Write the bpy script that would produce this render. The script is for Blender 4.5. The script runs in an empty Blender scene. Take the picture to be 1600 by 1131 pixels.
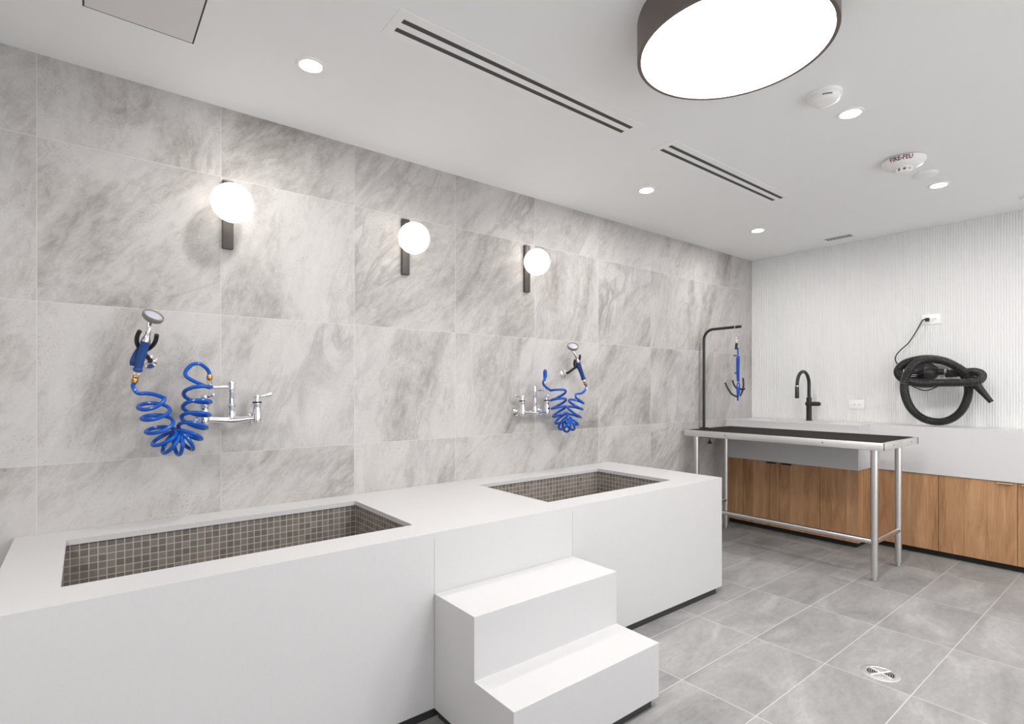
import bpy, bmesh, math, random
from mathutils import Vector, Matrix
random.seed(4)
SC = bpy.context.scene
COL = SC.collection
PI = math.pi
V = Vector

# ------------------------------------------------------------------ camera model (also used to lay things out on real planes)
FPX, CXP, HYP, CAMZ = 840.0, 800.0, 606.0, 1.22
YAW = math.atan2(1856.0 - CXP, FPX)
FW = V((math.cos(YAW), math.sin(YAW), 0)); RT = V((math.sin(YAW), -math.cos(YAW), 0))
def ray(px, py): return FW + RT*((px-CXP)/FPX) + V((0, 0, (HYP-py)/FPX))
def on_y(px, py, y):
    r = ray(px, py); p = r*(y/r.y); return V((p.x, p.y, p.z+CAMZ))
def on_x(px, py, x):
    r = ray(px, py); p = r*(x/r.x); return V((p.x, p.y, p.z+CAMZ))

WALL_Y, WALL_X, CEIL = 2.613, 5.03, 2.44
ROOM_X0, ROOM_Y0 = -2.6, -2.2

# ------------------------------------------------------------------ materials
def lin(r, g, b):
    f = lambda c: (c/255/12.92) if c <= 10.31 else ((c/255+0.055)/1.055)**2.4
    return (f(r), f(g), f(b), 1)
class NT:
    def __init__(s, name):
        s.m = bpy.data.materials.new(name); s.m.use_nodes = True
        s.t = s.m.node_tree; s.b = s.t.nodes['Principled BSDF']
    def n(s, kind, **kw):
        nd = s.t.nodes.new(kind)
        for k, v in kw.items():
            if k.startswith('i_'):
                key = k[2:]; key = int(key) if key.isdigit() else key.replace('_', ' ')
                s.put(nd.inputs[key], v)
            else: setattr(nd, k, v)
        return nd
    def put(s, sock, v):
        if hasattr(v, 'is_output') or isinstance(v, bpy.types.NodeSocket): s.t.links.new(v, sock)
        else: sock.default_value = v
    def math(s, op, a, b=0.0, c=0.0):
        nd = s.t.nodes.new('ShaderNodeMath'); nd.operation = op
        for i, x in enumerate((a, b, c)): s.put(nd.inputs[i], x)
        return nd.outputs[0]
    def mix(s, fac, a, b, typ='RGBA', blend='MIX'):
        nd = s.t.nodes.new('ShaderNodeMix'); nd.data_type = typ; nd.blend_type = blend
        s.put(nd.inputs[0], fac); s.put(nd.inputs[6], a); s.put(nd.inputs[7], b)
        return nd.outputs[2]
    def ramp(s, fac, stops):
        nd = s.t.nodes.new('ShaderNodeValToRGB'); e = nd.color_ramp.elements
        while len(e) < len(stops): e.new(0.5)
        for el, (p, c) in zip(e, stops): el.position = p; el.color = c
        s.put(nd.inputs[0], fac); return nd.outputs[0]
    def base(s, col=None, rough=0.5, metal=0.0, spec=0.5):
        if col is not None: s.put(s.b.inputs['Base Color'], col)
        s.put(s.b.inputs['Roughness'], rough); s.b.inputs['Metallic'].default_value = metal
        s.b.inputs['Specular IOR Level'].default_value = spec
    def bump(s, h, strength=0.2, dist=0.002):
        nd = s.n('ShaderNodeBump', i_Height=h); nd.inputs['Strength'].default_value = strength
        nd.inputs['Distance'].default_value = dist
        s.t.links.new(nd.outputs[0], s.b.inputs['Normal'])
def flat(name, col, rough=0.5, metal=0.0, var=0.04, scale=30.0, spec=0.5):
    t = NT(name); pos = t.n('ShaderNodeNewGeometry').outputs['Position']
    nz = t.n('ShaderNodeTexNoise', i_Vector=pos, i_Scale=scale, i_Detail=4.0).outputs[0]
    d = tuple(c*(1-var) for c in col[:3])+(1,); l = tuple(min(1, c*(1+var)) for c in col[:3])+(1,)
    t.base(t.mix(nz, d, l), rough, metal, spec); return t.m
def glow(name, col, strength):
    t = NT(name); t.base((0.8, 0.8, 0.8, 1), 0.4)
    t.b.inputs['Emission Color'].default_value = col; t.b.inputs['Emission Strength'].default_value = strength
    return t.m
def stone(name, ax, tw, th, ou, ov, stops, grout, gw, ang, scl, rough, plane_stretch=(1, 3.2), vein=None, angvar=8.0, pits=0.0):
    """large format stone tile on the plane spanned by world axes ax (e.g. 'XZ')"""
    t = NT(name); pos = t.n('ShaderNodeNewGeometry').outputs['Position']
    sp = t.n('ShaderNodeSeparateXYZ', i_0=pos)
    u = t.math('DIVIDE', t.math('SUBTRACT', sp.outputs[ax[0]], ou), tw)
    v = t.math('DIVIDE', t.math('SUBTRACT', sp.outputs[ax[1]], ov), th)
    iu, iv = t.math('FLOOR', u), t.math('FLOOR', v)
    cid = t.n('ShaderNodeCombineXYZ', i_0=iu, i_1=iv, i_2=3.0).outputs[0]
    rnd = t.n('ShaderNodeTexWhiteNoise', i_Vector=cid); rnd.noise_dimensions = '3D'
    off = t.n('ShaderNodeVectorMath', operation='SCALE', i_0=rnd.outputs['Color'], i_Scale=40.0).outputs[0]
    uv = t.n('ShaderNodeCombineXYZ', i_0=sp.outputs[ax[0]], i_1=sp.outputs[ax[1]], i_2=0.0).outputs[0]
    an = t.math('MULTIPLY_ADD', t.n('ShaderNodeSeparateXYZ', i_0=rnd.outputs['Color']).outputs[1], -math.radians(angvar), -math.radians(ang-angvar/2))
    rot = t.n('ShaderNodeVectorRotate', rotation_type='Z_AXIS', i_Vector=uv, i_Angle=an).outputs[0]
    st = t.n('ShaderNodeVectorMath', operation='MULTIPLY', i_0=rot, i_1=(plane_stretch[0], plane_stretch[1], 1)).outputs[0]
    p = t.n('ShaderNodeVectorMath', operation='ADD', i_0=st, i_1=off).outputs[0]
    big = t.n('ShaderNodeTexNoise', i_Vector=p, i_Scale=scl, i_Detail=9.0, i_Roughness=0.62, i_Distortion=0.9).outputs[0]
    fine = t.n('ShaderNodeTexNoise', i_Vector=p, i_Scale=scl*11, i_Detail=8.0, i_Roughness=0.72, i_Distortion=0.6).outputs[0]
    mixv = t.math('ADD', t.math('MULTIPLY', big, 0.66), t.math('MULTIPLY', fine, 0.34))
    tv = t.math('MULTIPLY_ADD', rnd.outputs['Value'], 0.03, -0.015)
    colr = t.ramp(t.math('ADD', mixv, tv), stops)
    if vein:
        vn = t.n('ShaderNodeTexNoise', i_Vector=p, i_Scale=scl*1.3, i_Detail=7.0, i_Roughness=0.6, i_Distortion=1.6).outputs[0]
        band = t.math('SUBTRACT', 1.0, t.math('MULTIPLY', t.math('ABSOLUTE', t.math('SUBTRACT', vn, 0.5)), 16.0))
        band = t.math('MAXIMUM', band, 0.0)
        patch = t.n('ShaderNodeTexNoise', i_Vector=p, i_Scale=scl*0.8, i_Detail=2.0).outputs[0]
        patch = t.math('MULTIPLY', t.math('MAXIMUM', t.math('SUBTRACT', patch, 0.46), 0.0), 5.0)
        band = t.math('MINIMUM', t.math('MULTIPLY', t.math('MULTIPLY', band, patch), fine), 1.0)
        colr = t.mix(t.math('MULTIPLY', band, vein[1]), colr, vein[0])
    if pits:
        pn = t.n('ShaderNodeTexNoise', i_Vector=uv, i_Scale=130.0, i_Detail=4.0, i_Roughness=0.7, i_Distortion=0.5).outputs[0]
        pk = t.n('ShaderNodeTexNoise', i_Vector=p, i_Scale=scl*3.0, i_Detail=4.0, i_Roughness=0.6).outputs[0]
        pm = t.math('MULTIPLY', t.math('MAXIMUM', t.math('SUBTRACT', pn, 0.56), 0.0), t.math('MAXIMUM', t.math('SUBTRACT', pk, 0.36), 0.0))
        colr = t.mix(t.math('MINIMUM', t.math('MULTIPLY', pm, pits), 0.75), colr, lin(120, 113, 109))
    fu, fv = t.math('FRACT', u), t.math('FRACT', v)
    du = t.math('MULTIPLY', t.math('MINIMUM', fu, t.math('SUBTRACT', 1.0, fu)), tw)
    dv = t.math('MULTIPLY', t.math('MINIMUM', fv, t.math('SUBTRACT', 1.0, fv)), th)
    g = t.math('LESS_THAN', t.math('MINIMUM', du, dv), gw)
    t.base(t.mix(g, colr, grout), t.math('MULTIPLY_ADD', fine, 0.2, rough-0.1), 0, 0.4)
    t.bump(t.math('SUBTRACT', t.math('MULTIPLY', mixv, 0.3), g), 0.25, 0.002)
    return t.m
def wood(name, tone=1.0):
    t = NT(name); pos = t.n('ShaderNodeNewGeometry').outputs['Position']
    sp = t.n('ShaderNodeSeparateXYZ', i_0=pos)
    across = t.math('ADD', sp.outputs[0], sp.outputs[1])
    plank = t.math('FLOOR', t.math('DIVIDE', across, 0.105))
    rnd = t.n('ShaderNodeTexWhiteNoise', noise_dimensions='1D', i_W=plank).outputs[0]
    vec = t.n('ShaderNodeCombineXYZ', i_0=t.math('MULTIPLY', across, 9.0), i_1=t.math('MULTIPLY', rnd, 30.0), i_2=t.math('MULTIPLY', sp.outputs[2], 0.9)).outputs[0]
    a = t.n('ShaderNodeTexNoise', i_Vector=vec, i_Scale=1.6, i_Detail=6.0, i_Roughness=0.6, i_Distortion=1.0).outputs[0]
    vec2 = t.n('ShaderNodeCombineXYZ', i_0=t.math('MULTIPLY', across, 90.0), i_1=rnd, i_2=t.math('MULTIPLY', sp.outputs[2], 3.0)).outputs[0]
    b = t.n('ShaderNodeTexNoise', i_Vector=vec2, i_Scale=3.0, i_Detail=3.0, i_Roughness=0.6).outputs[0]
    f = t.math('ADD', t.math('MULTIPLY', a, 0.65), t.math('MULTIPLY', b, 0.35))
    f = t.math('ADD', f, t.math('MULTIPLY_ADD', rnd, 0.14, -0.07))
    c = t.ramp(f, [(0.26, lin(122*tone, 84*tone, 55*tone)), (0.44, lin(166*tone, 124*tone, 88*tone)), (0.60, lin(186*tone, 144*tone, 107*tone)), (0.78, lin(202*tone, 163*tone, 126*tone))])
    t.base(c, 0.5, 0, 0.3); t.bump(f, 0.1, 0.001); return t.m
def quartz(name, col):
    t = NT(name); pos = t.n('ShaderNodeNewGeometry').outputs['Position']
    vo = t.n('ShaderNodeTexVoronoi', i_Vector=pos, i_Scale=170.0)
    s1 = t.math('LESS_THAN', vo.outputs['Distance'], 0.17)
    nz = t.n('ShaderNodeTexNoise', i_Vector=pos, i_Scale=60.0, i_Detail=5.0).outputs[0]
    d = tuple(c*0.95 for c in col[:3])+(1,)
    c = t.mix(nz, d, col)
    sp = tuple(c*0.80 for c in col[:3])+(1,)
    c = t.mix(t.math('MULTIPLY', s1, 0.5), c, sp)
    t.base(c, 0.32, 0, 0.4); return t.m
def mosaic(name):
    t = NT(name); pos = t.n('ShaderNodeNewGeometry').outputs['Position']
    sp = t.n('ShaderNodeSeparateXYZ', i_0=pos); s = 0.0262
    idx = []; dist = []
    for a in range(3):
        q = t.math('DIVIDE', t.math('ADD', sp.outputs[a], 0.0135), s); idx.append(t.math('FLOOR', q))
        fr = t.math('FRACT', q); dist.append(t.math('MINIMUM', fr, t.math('SUBTRACT', 1.0, fr)))
    nrm = t.n('ShaderNodeSeparateXYZ', i_0=t.n('ShaderNodeNewGeometry').outputs['True Normal'])
    dd = []
    for a in range(3):   # ignore the axis the face looks along
        dd.append(t.math('ADD', dist[a], t.math('GREATER_THAN', t.math('ABSOLUTE', nrm.outputs[a]), 0.7)))
    mn = t.math('MINIMUM', t.math('MINIMUM', dd[0], dd[1]), dd[2])
    g = t.math('LESS_THAN', mn, 0.055)
    cid = t.n('ShaderNodeCombineXYZ', i_0=idx[0], i_1=idx[1], i_2=idx[2]).outputs[0]
    r = t.n('ShaderNodeTexWhiteNoise', i_Vector=cid, noise_dimensions='3D').outputs['Value']
    c = t.mix(r, lin(108, 100, 94), lin(134, 125, 118))
    t.base(t.mix(g, c, lin(186, 178, 170)), 0.45, 0, 0.4); t.bump(t.math('SUBTRACT', 1.0, g), 0.5, 0.002)
    return t.m
def brushed(name, col, rough=0.3):
    t = NT(name); pos = t.n('ShaderNodeNewGeometry').outputs['Position']
    sc = t.n('ShaderNodeVectorMath', operation='MULTIPLY', i_0=pos, i_1=(40, 4, 200)).outputs[0]
    nz = t.n('ShaderNodeTexNoise', i_Vector=sc, i_Scale=6.0, i_Detail=3.0).outputs[0]
    t.base(col, t.math('MULTIPLY_ADD', nz, 0.15, rough-0.07), 1.0); return t.m

M = {}
M['tile'] = stone('grey_stone_wall_tile', 'XZ', 0.6, 0.6, -0.136-1.8, 1.537-2.4,
    [(0.30, lin(124, 118, 114)), (0.42, lin(163, 158, 154)), (0.52, lin(183, 179, 176)), (0.70, lin(196, 192, 189))],
    lin(198, 194, 190), 0.0009, 60, 1.6, 0.5, (0.8, 1.8), (lin(112, 107, 105), 0.7), 36.0, 20.0)
M['floor'] = stone('grey_stone_floor_tile', 'XY', 0.612, 0.3165, 1.955-6.12, 1.0-6.33,
    [(0.28, lin(112, 110, 109)), (0.43, lin(137, 135, 134)), (0.56, lin(153, 151, 150)), (0.74, lin(180, 178, 177))],
    lin(192, 189, 186), 0.0016, 6, 1.7, 0.5, (1.0, 2.4), None, 10.0, 12.0)
M['ceiling'] = flat('ceiling_paint', lin(238, 238, 238), 0.8, 0, 0.01, 8)
M['paint'] = flat('wall_paint', lin(226, 224, 221), 0.8, 0, 0.01, 8)
M['flute'] = flat('fluted_wall_panel', lin(228, 227, 226), 0.6, 0, 0.02, 20)
M['quartz'] = quartz('white_quartz', lin(199, 197, 197))
M['counter'] = quartz('white_counter_quartz', lin(207, 205, 205))
M['mosaic'] = mosaic('grey_mosaic_tile')
M['kick'] = flat('dark_toe_kick', lin(46, 46, 48), 0.5)
M['kick_black'] = flat('black_toe_kick', lin(24, 23, 23), 0.6)
M['wood'] = wood('oak_veneer')
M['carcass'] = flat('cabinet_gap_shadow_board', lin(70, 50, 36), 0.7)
M['brass'] = flat('satin_brass', lin(222, 196, 150), 0.4, 0.6)
M['brass_fit'] = flat('brass_fitting', lin(196, 152, 92), 0.3, 1.0)
M['steel'] = brushed('brushed_stainless', (0.66, 0.65, 0.64, 1), 0.3)
M['steel_edge'] = brushed('stainless_table_edge', (0.80, 0.79, 0.78, 1), 0.42)
M['chrome'] = flat('chrome', (0.86, 0.86, 0.87, 1), 0.08, 1.0, 0.01)
M['mat'] = flat('black_rubber_mat', lin(47, 44, 42), 0.9, 0, 0.12, 120, 0.08)
M['black'] = flat('matte_black_metal', lin(38, 36, 36), 0.4, 0, 0.05)
M['bronze'] = flat('dark_bronze_metal', lin(78, 72, 69), 0.42, 0.35, 0.05)
M['drumside'] = flat('taupe_metal_shade', lin(112, 102, 98), 0.45, 0.3, 0.03)
M['rubber'] = flat('black_rubber', lin(32, 31, 31), 0.5)
M['hose'] = flat('black_corrugated_plastic', lin(33, 32, 32), 0.34)
M['plastic'] = flat('black_gloss_plastic', lin(26, 25, 27), 0.25)
M['bluehose'] = flat('blue_polyurethane', lin(4, 80, 172), 0.22, 0, 0.06, 40)
M['bluegrip'] = flat('blue_rubber_grip', lin(22, 62, 126), 0.45, 0, 0.05)
M['bluestrap'] = flat('blue_webbing', lin(20, 78, 176), 0.7, 0, 0.15, 300)
M['greyrubber'] = flat('grey_rubber', lin(128, 124, 120), 0.5)
M['sprayface'] = flat('pale_spray_face', lin(178, 176, 190), 0.4)
M['white'] = flat('white_plastic', lin(240, 239, 237), 0.35, 0, 0.01)
M['offwhite'] = flat('white_metal_grille', lin(240, 239, 238), 0.6, 0, 0.01)
M['slot'] = flat('dark_duct_interior', lin(70, 69, 69), 0.7)
M['seam'] = flat('dark_panel_seam', lin(52, 47, 45), 0.8)
M['hatch'] = flat('painted_hatch', lin(220, 217, 216), 0.7, 0, 0.01)
M['red'] = flat('dark_red_ink', lin(120, 22, 30), 0.6)
M['ink'] = flat('slot_dark', lin(60, 58, 56), 0.6)
M['drum'] = glow('lit_drum_diffuser', (1.0, 0.995, 0.985, 1), 12.0)
M['globe'] = glow('lit_opal_glass', (1.0, 0.95, 0.89, 1), 1.2)
M['pot'] = glow('lit_downlight_lens', (1.0, 0.985, 0.97, 1), 165.0)

# ------------------------------------------------------------------ mesh building
class MB:
    def __init__(s): s.bm = bmesh.new()
    def box(s, a, b, bev=0.0, seg=2):
        x0, y0, z0 = (min(a[i], b[i]) for i in range(3)); x1, y1, z1 = (max(a[i], b[i]) for i in range(3))
        r = bmesh.ops.create_cube(s.bm, size=1.0); vs = r['verts']
        for v in vs: v.co = V(((x0+x1)/2+v.co.x*(x1-x0), (y0+y1)/2+v.co.y*(y1-y0), (z0+z1)/2+v.co.z*(z1-z0)))
        if bev > 0:
            es = list({e for v in vs for e in v.link_edges})
            bmesh.ops.bevel(s.bm, geom=es, offset=bev, segments=seg, affect='EDGES', profile=0.5)
        return s
    def tube(s, pts, r, seg=12, closed=False, cap=True, up=None):
        pts = [V(p) for p in pts]; n = len(pts)
        rad = r if isinstance(r, (list, tuple)) else [r]*n
        tan = []
        for i in range(n):
            if closed: t = pts[(i+1) % n]-pts[i-1]
            else: t = pts[min(i+1, n-1)]-pts[max(i-1, 0)]
            if t.length < 1e-9: t = tan[-1] if tan else V((0, 0, 1))
            tan.append(t.normalized())
        ref = V(up) if up else (V((0, 0, 1)) if abs(tan[0].z) < 0.9 else V((1, 0, 0)))
        nv = (ref - tan[0]*ref.dot(tan[0])).normalized(); rings = []
        for i in range(n):
            nv = nv - tan[i]*nv.dot(tan[i])
            if nv.length < 1e-6: nv = tan[i].orthogonal()
            nv.normalize(); bv = tan[i].cross(nv)
            rings.append([s.bm.verts.new(pts[i]+(nv*math.cos(2*PI*k/seg)+bv*math.sin(2*PI*k/seg))*rad[i]) for k in range(seg)])
        m = n if closed else n-1
        for i in range(m):
            A, B = rings[i], rings[(i+1) % n]
            for k in range(seg): s.bm.faces.new((A[k], A[(k+1) % seg], B[(k+1) % seg], B[k]))
        if cap and not closed:
            s.bm.faces.new(rings[0][::-1]); s.bm.faces.new(rings[-1])
        return s
    def cyl(s, a, b, r, seg=20, r2=None, bev=0.0):
        a, b = V(a), V(b); r2 = r if r2 is None else r2
        if bev > 0 and (b-a).length > 2*bev:
            d = (b-a).normalized()
            return s.tube([a, a+d*bev*0.3, a+d*bev, b-d*bev, b-d*bev*0.3, b], [r-bev, r-bev*0.3, r, r2, r2-bev*0.3, r2-bev], seg)
        return s.tube([a, b], [r, r2], seg)
    def lathe(s, o, axis, prof, seg=32):
        """prof: list of (distance along axis, radius)"""
        o, axis = V(o), V(axis).normalized(); u = axis.orthogonal().normalized(); w = axis.cross(u); rings = []
        for h, r in prof:
            c = o+axis*h
            if r < 1e-6: rings.append([s.bm.verts.new(c)])
            else: rings.append([s.bm.verts.new(c+(u*math.cos(2*PI*k/seg)+w*math.sin(2*PI*k/seg))*r) for k in range(seg)])
        for A, B in zip(rings, rings[1:]):
            for k in range(seg):
                k2 = (k+1) % seg
                q = []
                for vtx in ((A[k] if len(A) > 1 else A[0]), (A[k2] if len(A) > 1 else A[0]), (B[k2] if len(B) > 1 else B[0]), (B[k] if len(B) > 1 else B[0])):
                    if vtx not in q: q.append(vtx)
                if len(q) >= 3: s.bm.faces.new(q)
        if len(rings[0]) > 1: s.bm.faces.new(rings[0][::-1])
        if len(rings[-1]) > 1: s.bm.faces.new(rings[-1])
        return s
    def sphere(s, c, r, seg=32, ring=20):
        return s.lathe(V(c)-V((0, 0, r)), (0, 0, 1), [(r-r*math.cos(PI*i/ring), r*math.sin(PI*i/ring)) for i in range(ring+1)], seg)
    def ribbon(s, pts, w, th, side):
        pts = [V(p) for p in pts]; sd = V(side).normalized(); rows = []
        for i, p in enumerate(pts):
            t = (pts[min(i+1, len(pts)-1)]-pts[max(i-1, 0)]).normalized(); n = t.cross(sd).normalized()
            rows.append([s.bm.verts.new(p+sd*a*w/2+n*b*th/2) for a, b in ((-1, -1), (1, -1), (1, 1), (-1, 1))])
        for A, B in zip(rows, rows[1:]):
            for k in range(4): s.bm.faces.new((A[k], A[(k+1) % 4], B[(k+1) % 4], B[k]))
        s.bm.faces.new(rows[0][::-1]); s.bm.faces.new(rows[-1]); return s
    def build(s, name, mat, parent=None, smooth=True, origin=None):
        bmesh.ops.recalc_face_normals(s.bm, faces=s.bm.faces)
        o = V(origin) if origin is not None else (wloc(parent) if parent else None)
        if o is None:
            cs = [v.co for v in s.bm.verts]
            o = V(((min(c.x for c in cs)+max(c.x for c in cs))/2, (min(c.y for c in cs)+max(c.y for c in cs))/2, min(c.z for c in cs)))
        for v in s.bm.verts: v.co -= o
        me = bpy.data.meshes.new(name); s.bm.to_mesh(me); s.bm.free()
        me.materials.append(M[mat])
        if smooth:
            for p in me.polygons: p.use_smooth = True
            try: me.set_sharp_from_angle(angle=math.radians(35))
            except Exception: pass
        ob = bpy.data.objects.new(name, me); COL.objects.link(ob)
        if parent: ob.parent = parent; ob.location = o - wloc(parent)
        else: ob.location = o
        return ob
def wloc(o):
    p = V((0, 0, 0))
    while o: p = p+o.location; o = o.parent
    return p
def tag(o, label, cat, group=None):
    o['label'] = label; o['category'] = cat
    if group: o['group'] = group
    return o
def thing(name, loc, label, cat, group=None):
    o = bpy.data.objects.new(name, None); o.empty_display_size = 0.05; COL.objects.link(o); o.location = loc
    return tag(o, label, cat, group)
def struct(mb, name, mat):
    o = mb.build(name, mat, smooth=False); o['kind'] = 'structure'; return o
def dup(root, loc, label):
    r = root.copy(); COL.objects.link(r); r.location = loc; r['label'] = label
    for ch in list(root.children):
        c = ch.copy(); COL.objects.link(c); c.parent = r
        for g in list(ch.children):
            d = g.copy(); COL.objects.link(d); d.parent = c
    return r
def smooth_path(ctrl, n):
    """Catmull-Rom through ctrl (tuples of any length), n samples per span"""
    out = []; m = len(ctrl)
    for i in range(m-1):
        P = [ctrl[max(i-1, 0)], ctrl[i], ctrl[i+1], ctrl[min(i+2, m-1)]]
        for k in range(n):
            t = k/n
            out.append(tuple(0.5*((2*b)+(-a+c)*t+(2*a-5*b+4*c-d)*t*t+(-a+3*b-3*c+d)*t**3) for a, b, c, d in zip(*P)))
    out.append(tuple(ctrl[-1])); return out

# ------------------------------------------------------------------ room shell
struct(MB().box((ROOM_X0-.1, ROOM_Y0-.1, -.1), (WALL_X+.15, WALL_Y+.15, 0)), 'floor', 'floor')
struct(MB().box((ROOM_X0-.1, ROOM_Y0-.1, CEIL), (WALL_X+.15, WALL_Y+.15, CEIL+.1)), 'ceiling', 'ceiling')
struct(MB().box((ROOM_X0-.1, WALL_Y, 0), (WALL_X+.15, WALL_Y+.12, CEIL)), 'wall_left', 'tile')
struct(MB().box((ROOM_X0-.1, ROOM_Y0, 0), (ROOM_X0, WALL_Y, CEIL)), 'wall_behind', 'paint')
WX0, WX1, WZ0, WZ1 = -1.2, 4.6, .12, 2.30
mb = MB(); wy0, wy1 = ROOM_Y0-.1, ROOM_Y0
mb.box((ROOM_X0, wy0, 0), (WALL_X+.15, wy1, WZ0)); mb.box((ROOM_X0, wy0, WZ1), (WALL_X+.15, wy1, CEIL))
mb.box((ROOM_X0, wy0, WZ0), (WX0, wy1, WZ1)); mb.box((WX1, wy0, WZ0), (WALL_X+.15, wy1, WZ1))
struct(mb, 'wall_right', 'paint')
mb = MB()
for i in range(5):
    x = WX0+(WX1-WX0)*i/4; x = min(max(x, WX0+.025), WX1-.025); mb.box((x-.025, wy0+.02, WZ0), (x+.025, wy1-.02, WZ1))
mb.box((WX0+.05, wy0+.02, WZ0), (WX1-.05, wy1-.02, WZ0+.05)); mb.box((WX0+.05, wy0+.02, WZ1-.05), (WX1-.05, wy1-.02, WZ1))
struct(mb, 'added_window_1', 'kick')  # unseen window, added to light the room from the right
pl = bpy.data.lights.new('added_window_portal', 'AREA'); pl.shape = 'RECTANGLE'; pl.size = WX1-WX0; pl.size_y = WZ1-WZ0
po = bpy.data.objects.new('added_window_portal', pl); COL.objects.link(po); po.location = ((WX0+WX1)/2, wy0-.02, (WZ0+WZ1)/2)
po.rotation_euler = (math.radians(90), 0, 0); pl.cycles.is_portal = True  # portal guiding sky light through the added window opening
# fluted end wall: real vertical ribs, 15.5 mm pitch
mb = MB(); pitch = 0.0155; prof = []
y = WALL_Y
while y > ROOM_Y0+pitch:
    prof += [(WALL_X-.0030, y), (WALL_X-.0045, y-.0012), (WALL_X-.0045, y-.0092), (WALL_X-.0030, y-.0104), (WALL_X, y-.0110), (WALL_X, y-.0149)]
    y -= pitch
prof.append((WALL_X, ROOM_Y0))
lo = [mb.bm.verts.new((x, y, 0)) for x, y in prof]; hi = [mb.bm.verts.new((x, y, CEIL)) for x, y in prof]
for i in range(len(prof)-1): mb.bm.faces.new((lo[i], lo[i+1], hi[i+1], hi[i]))
bk = [mb.bm.verts.new(c) for c in ((WALL_X+.12, WALL_Y, 0), (WALL_X+.12, ROOM_Y0, 0), (WALL_X+.12, ROOM_Y0, CEIL), (WALL_X+.12, WALL_Y, CEIL))]
mb.bm.faces.new(bk)
mb.bm.faces.new((lo[0], hi[0], bk[3], bk[0])); mb.bm.faces.new((hi[-1], lo[-1], bk[1], bk[2]))
struct(mb, 'wall_back', 'flute')

# ------------------------------------------------------------------ wash station (two tubs in one white quartz block)
TX0, TX1, TY0, TY1, TZ, TB = -0.195, 2.979, 1.732, WALL_Y-.001, 0.685, 0.038
B1 = (-0.05, 1.005, 1.885, 2.455); B2 = (1.70, 2.668, 1.865, 2.44)
SX0, SX1 = 1.012, 1.727
t = thing('wash_station', ((TX0+TX1)/2, (TY0+TY1)/2, 0), 'long white quartz pet bath block with two tiled tubs along the stone wall', 'pet bath')
SL = 0.02
def slab_with_holes(z0, z1):
    mb = MB(); xs = [TX0, B1[0], B1[1], B2[0], B2[1], TX1]
    # one continuous slab: grid of cells, minus the two openings
    ys = sorted({TY0, B1[2], B1[3], B2[2], B2[3], TY1}); vert = {}
    def gv(x, y, z):
        k = (round(x, 5), round(y, 5), z)
        if k not in vert: vert[k] = mb.bm.verts.new((x, y, z))
        return vert[k]
    cells = {}
    for i in range(len(xs)-1):
        for j in range(len(ys)-1):
            cx, cy = (xs[i]+xs[i+1])/2, (ys[j]+ys[j+1])/2
            cells[i, j] = not any(b[0] < cx < b[1] and b[2] < cy < b[3] for b in (B1, B2))
    for (i, j), on in cells.items():
        if not on: continue
        x0, x1, y0, y1 = xs[i], xs[i+1], ys[j], ys[j+1]
        for z in (z0, z1): mb.bm.faces.new((gv(x0, y0, z), gv(x1, y0, z), gv(x1, y1, z), gv(x0, y1, z)))
        for di, dj, a, b in ((-1, 0, (x0, y0), (x0, y1)), (1, 0, (x1, y0), (x1, y1)), (0, -1, (x0, y0), (x1, y0)), (0, 1, (x0, y1), (x1, y1))):
            if not cells.get((i+di, j+dj), False):
                mb.bm.faces.new((gv(*a, z0), gv(*b, z0), gv(*b, z1), gv(*a, z1)))
    return mb
slab_with_holes(TZ-SL, TZ).build('top_slab', 'quartz', t, smooth=False)
mb = MB()
for a, b in ((TX0, SX0-.0006), (SX0+.0006, SX1-.0006), (SX1+.0006, TX1)):
    mb.box((a, TY0, TB), (b, TY0+.02, TZ-SL))
mb.build('front_panel', 'quartz', t, smooth=False)
for x in (TX0, TX1-.02): MB().box((x, TY0+.02, TB), (x+.02, TY1, TZ-SL)).build('end_panel', 'quartz', t, smooth=False)
MB().box((TX0+.04, TY0+.012, 0), (TX1-.045, TY1, TB)).build('toe_kick', 'kick', t, smooth=False)
for b in (B1, B2):
    mb = MB(); w = .012; e = .006; z0 = .23
    x0, x1, y0, y1 = b[0]-e, b[1]+e, b[2]-e, b[3]+e
    mb.box((x0-w, y0-w, z0-w), (x1+w, y1+w, z0))
    mb.box((x0-w, y0-w, z0), (x0, y1+w, TZ-SL)); mb.box((x1, y0-w, z0), (x1+w, y1+w, TZ-SL))
    mb.box((x0, y0-w, z0), (x1, y0, TZ-SL)); mb.box((x0, y1, z0), (x1, y1+w, TZ-SL))
    tub = mb.build('tub_basin', 'mosaic', t, smooth=False)
    c = ((x0+x1)/2, (y0+y1)/2, z0)
    MB().lathe(c, (0, 0, 1), [(0, .045), (.002, .045), (.003, .04), (.003, 0)], 24).build('tub_drain', 'chrome', tub)

# steps
t = thing('step_block', ((SX0+SX1)/2, 1.5, 0), 'white two-tread quartz step block against the front of the pet bath', 'steps')
S1Z, S1Y, S2Z, S2Y = .460, 1.474, .243, 1.264; SB = .035; yb = TY0-.001
mb = MB()
pr = [(yb, SB), (yb, S1Z), (S1Y, S1Z), (S1Y, S2Z), (S2Y, S2Z), (S2Y, SB)]
A = [mb.bm.verts.new((SX0, y, z)) for y, z in pr]; Bv = [mb.bm.verts.new((SX1, y, z)) for y, z in pr]
mb.bm.faces.new(A); mb.bm.faces.new(Bv)
for i in range(6): mb.bm.faces.new((A[i], A[(i+1) % 6], Bv[(i+1) % 6], Bv[i]))
es = [e for e in mb.bm.edges]
bmesh.ops.bevel(mb.bm, geom=es, offset=.0012, segments=1, affect='EDGES')
mb.build('step_body', 'quartz', t, smooth=False)
MB().box((SX0+.014, S2Y+.014, 0), (SX1-.03, yb, SB)).build('toe_kick', 'kick', t, smooth=False)

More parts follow.
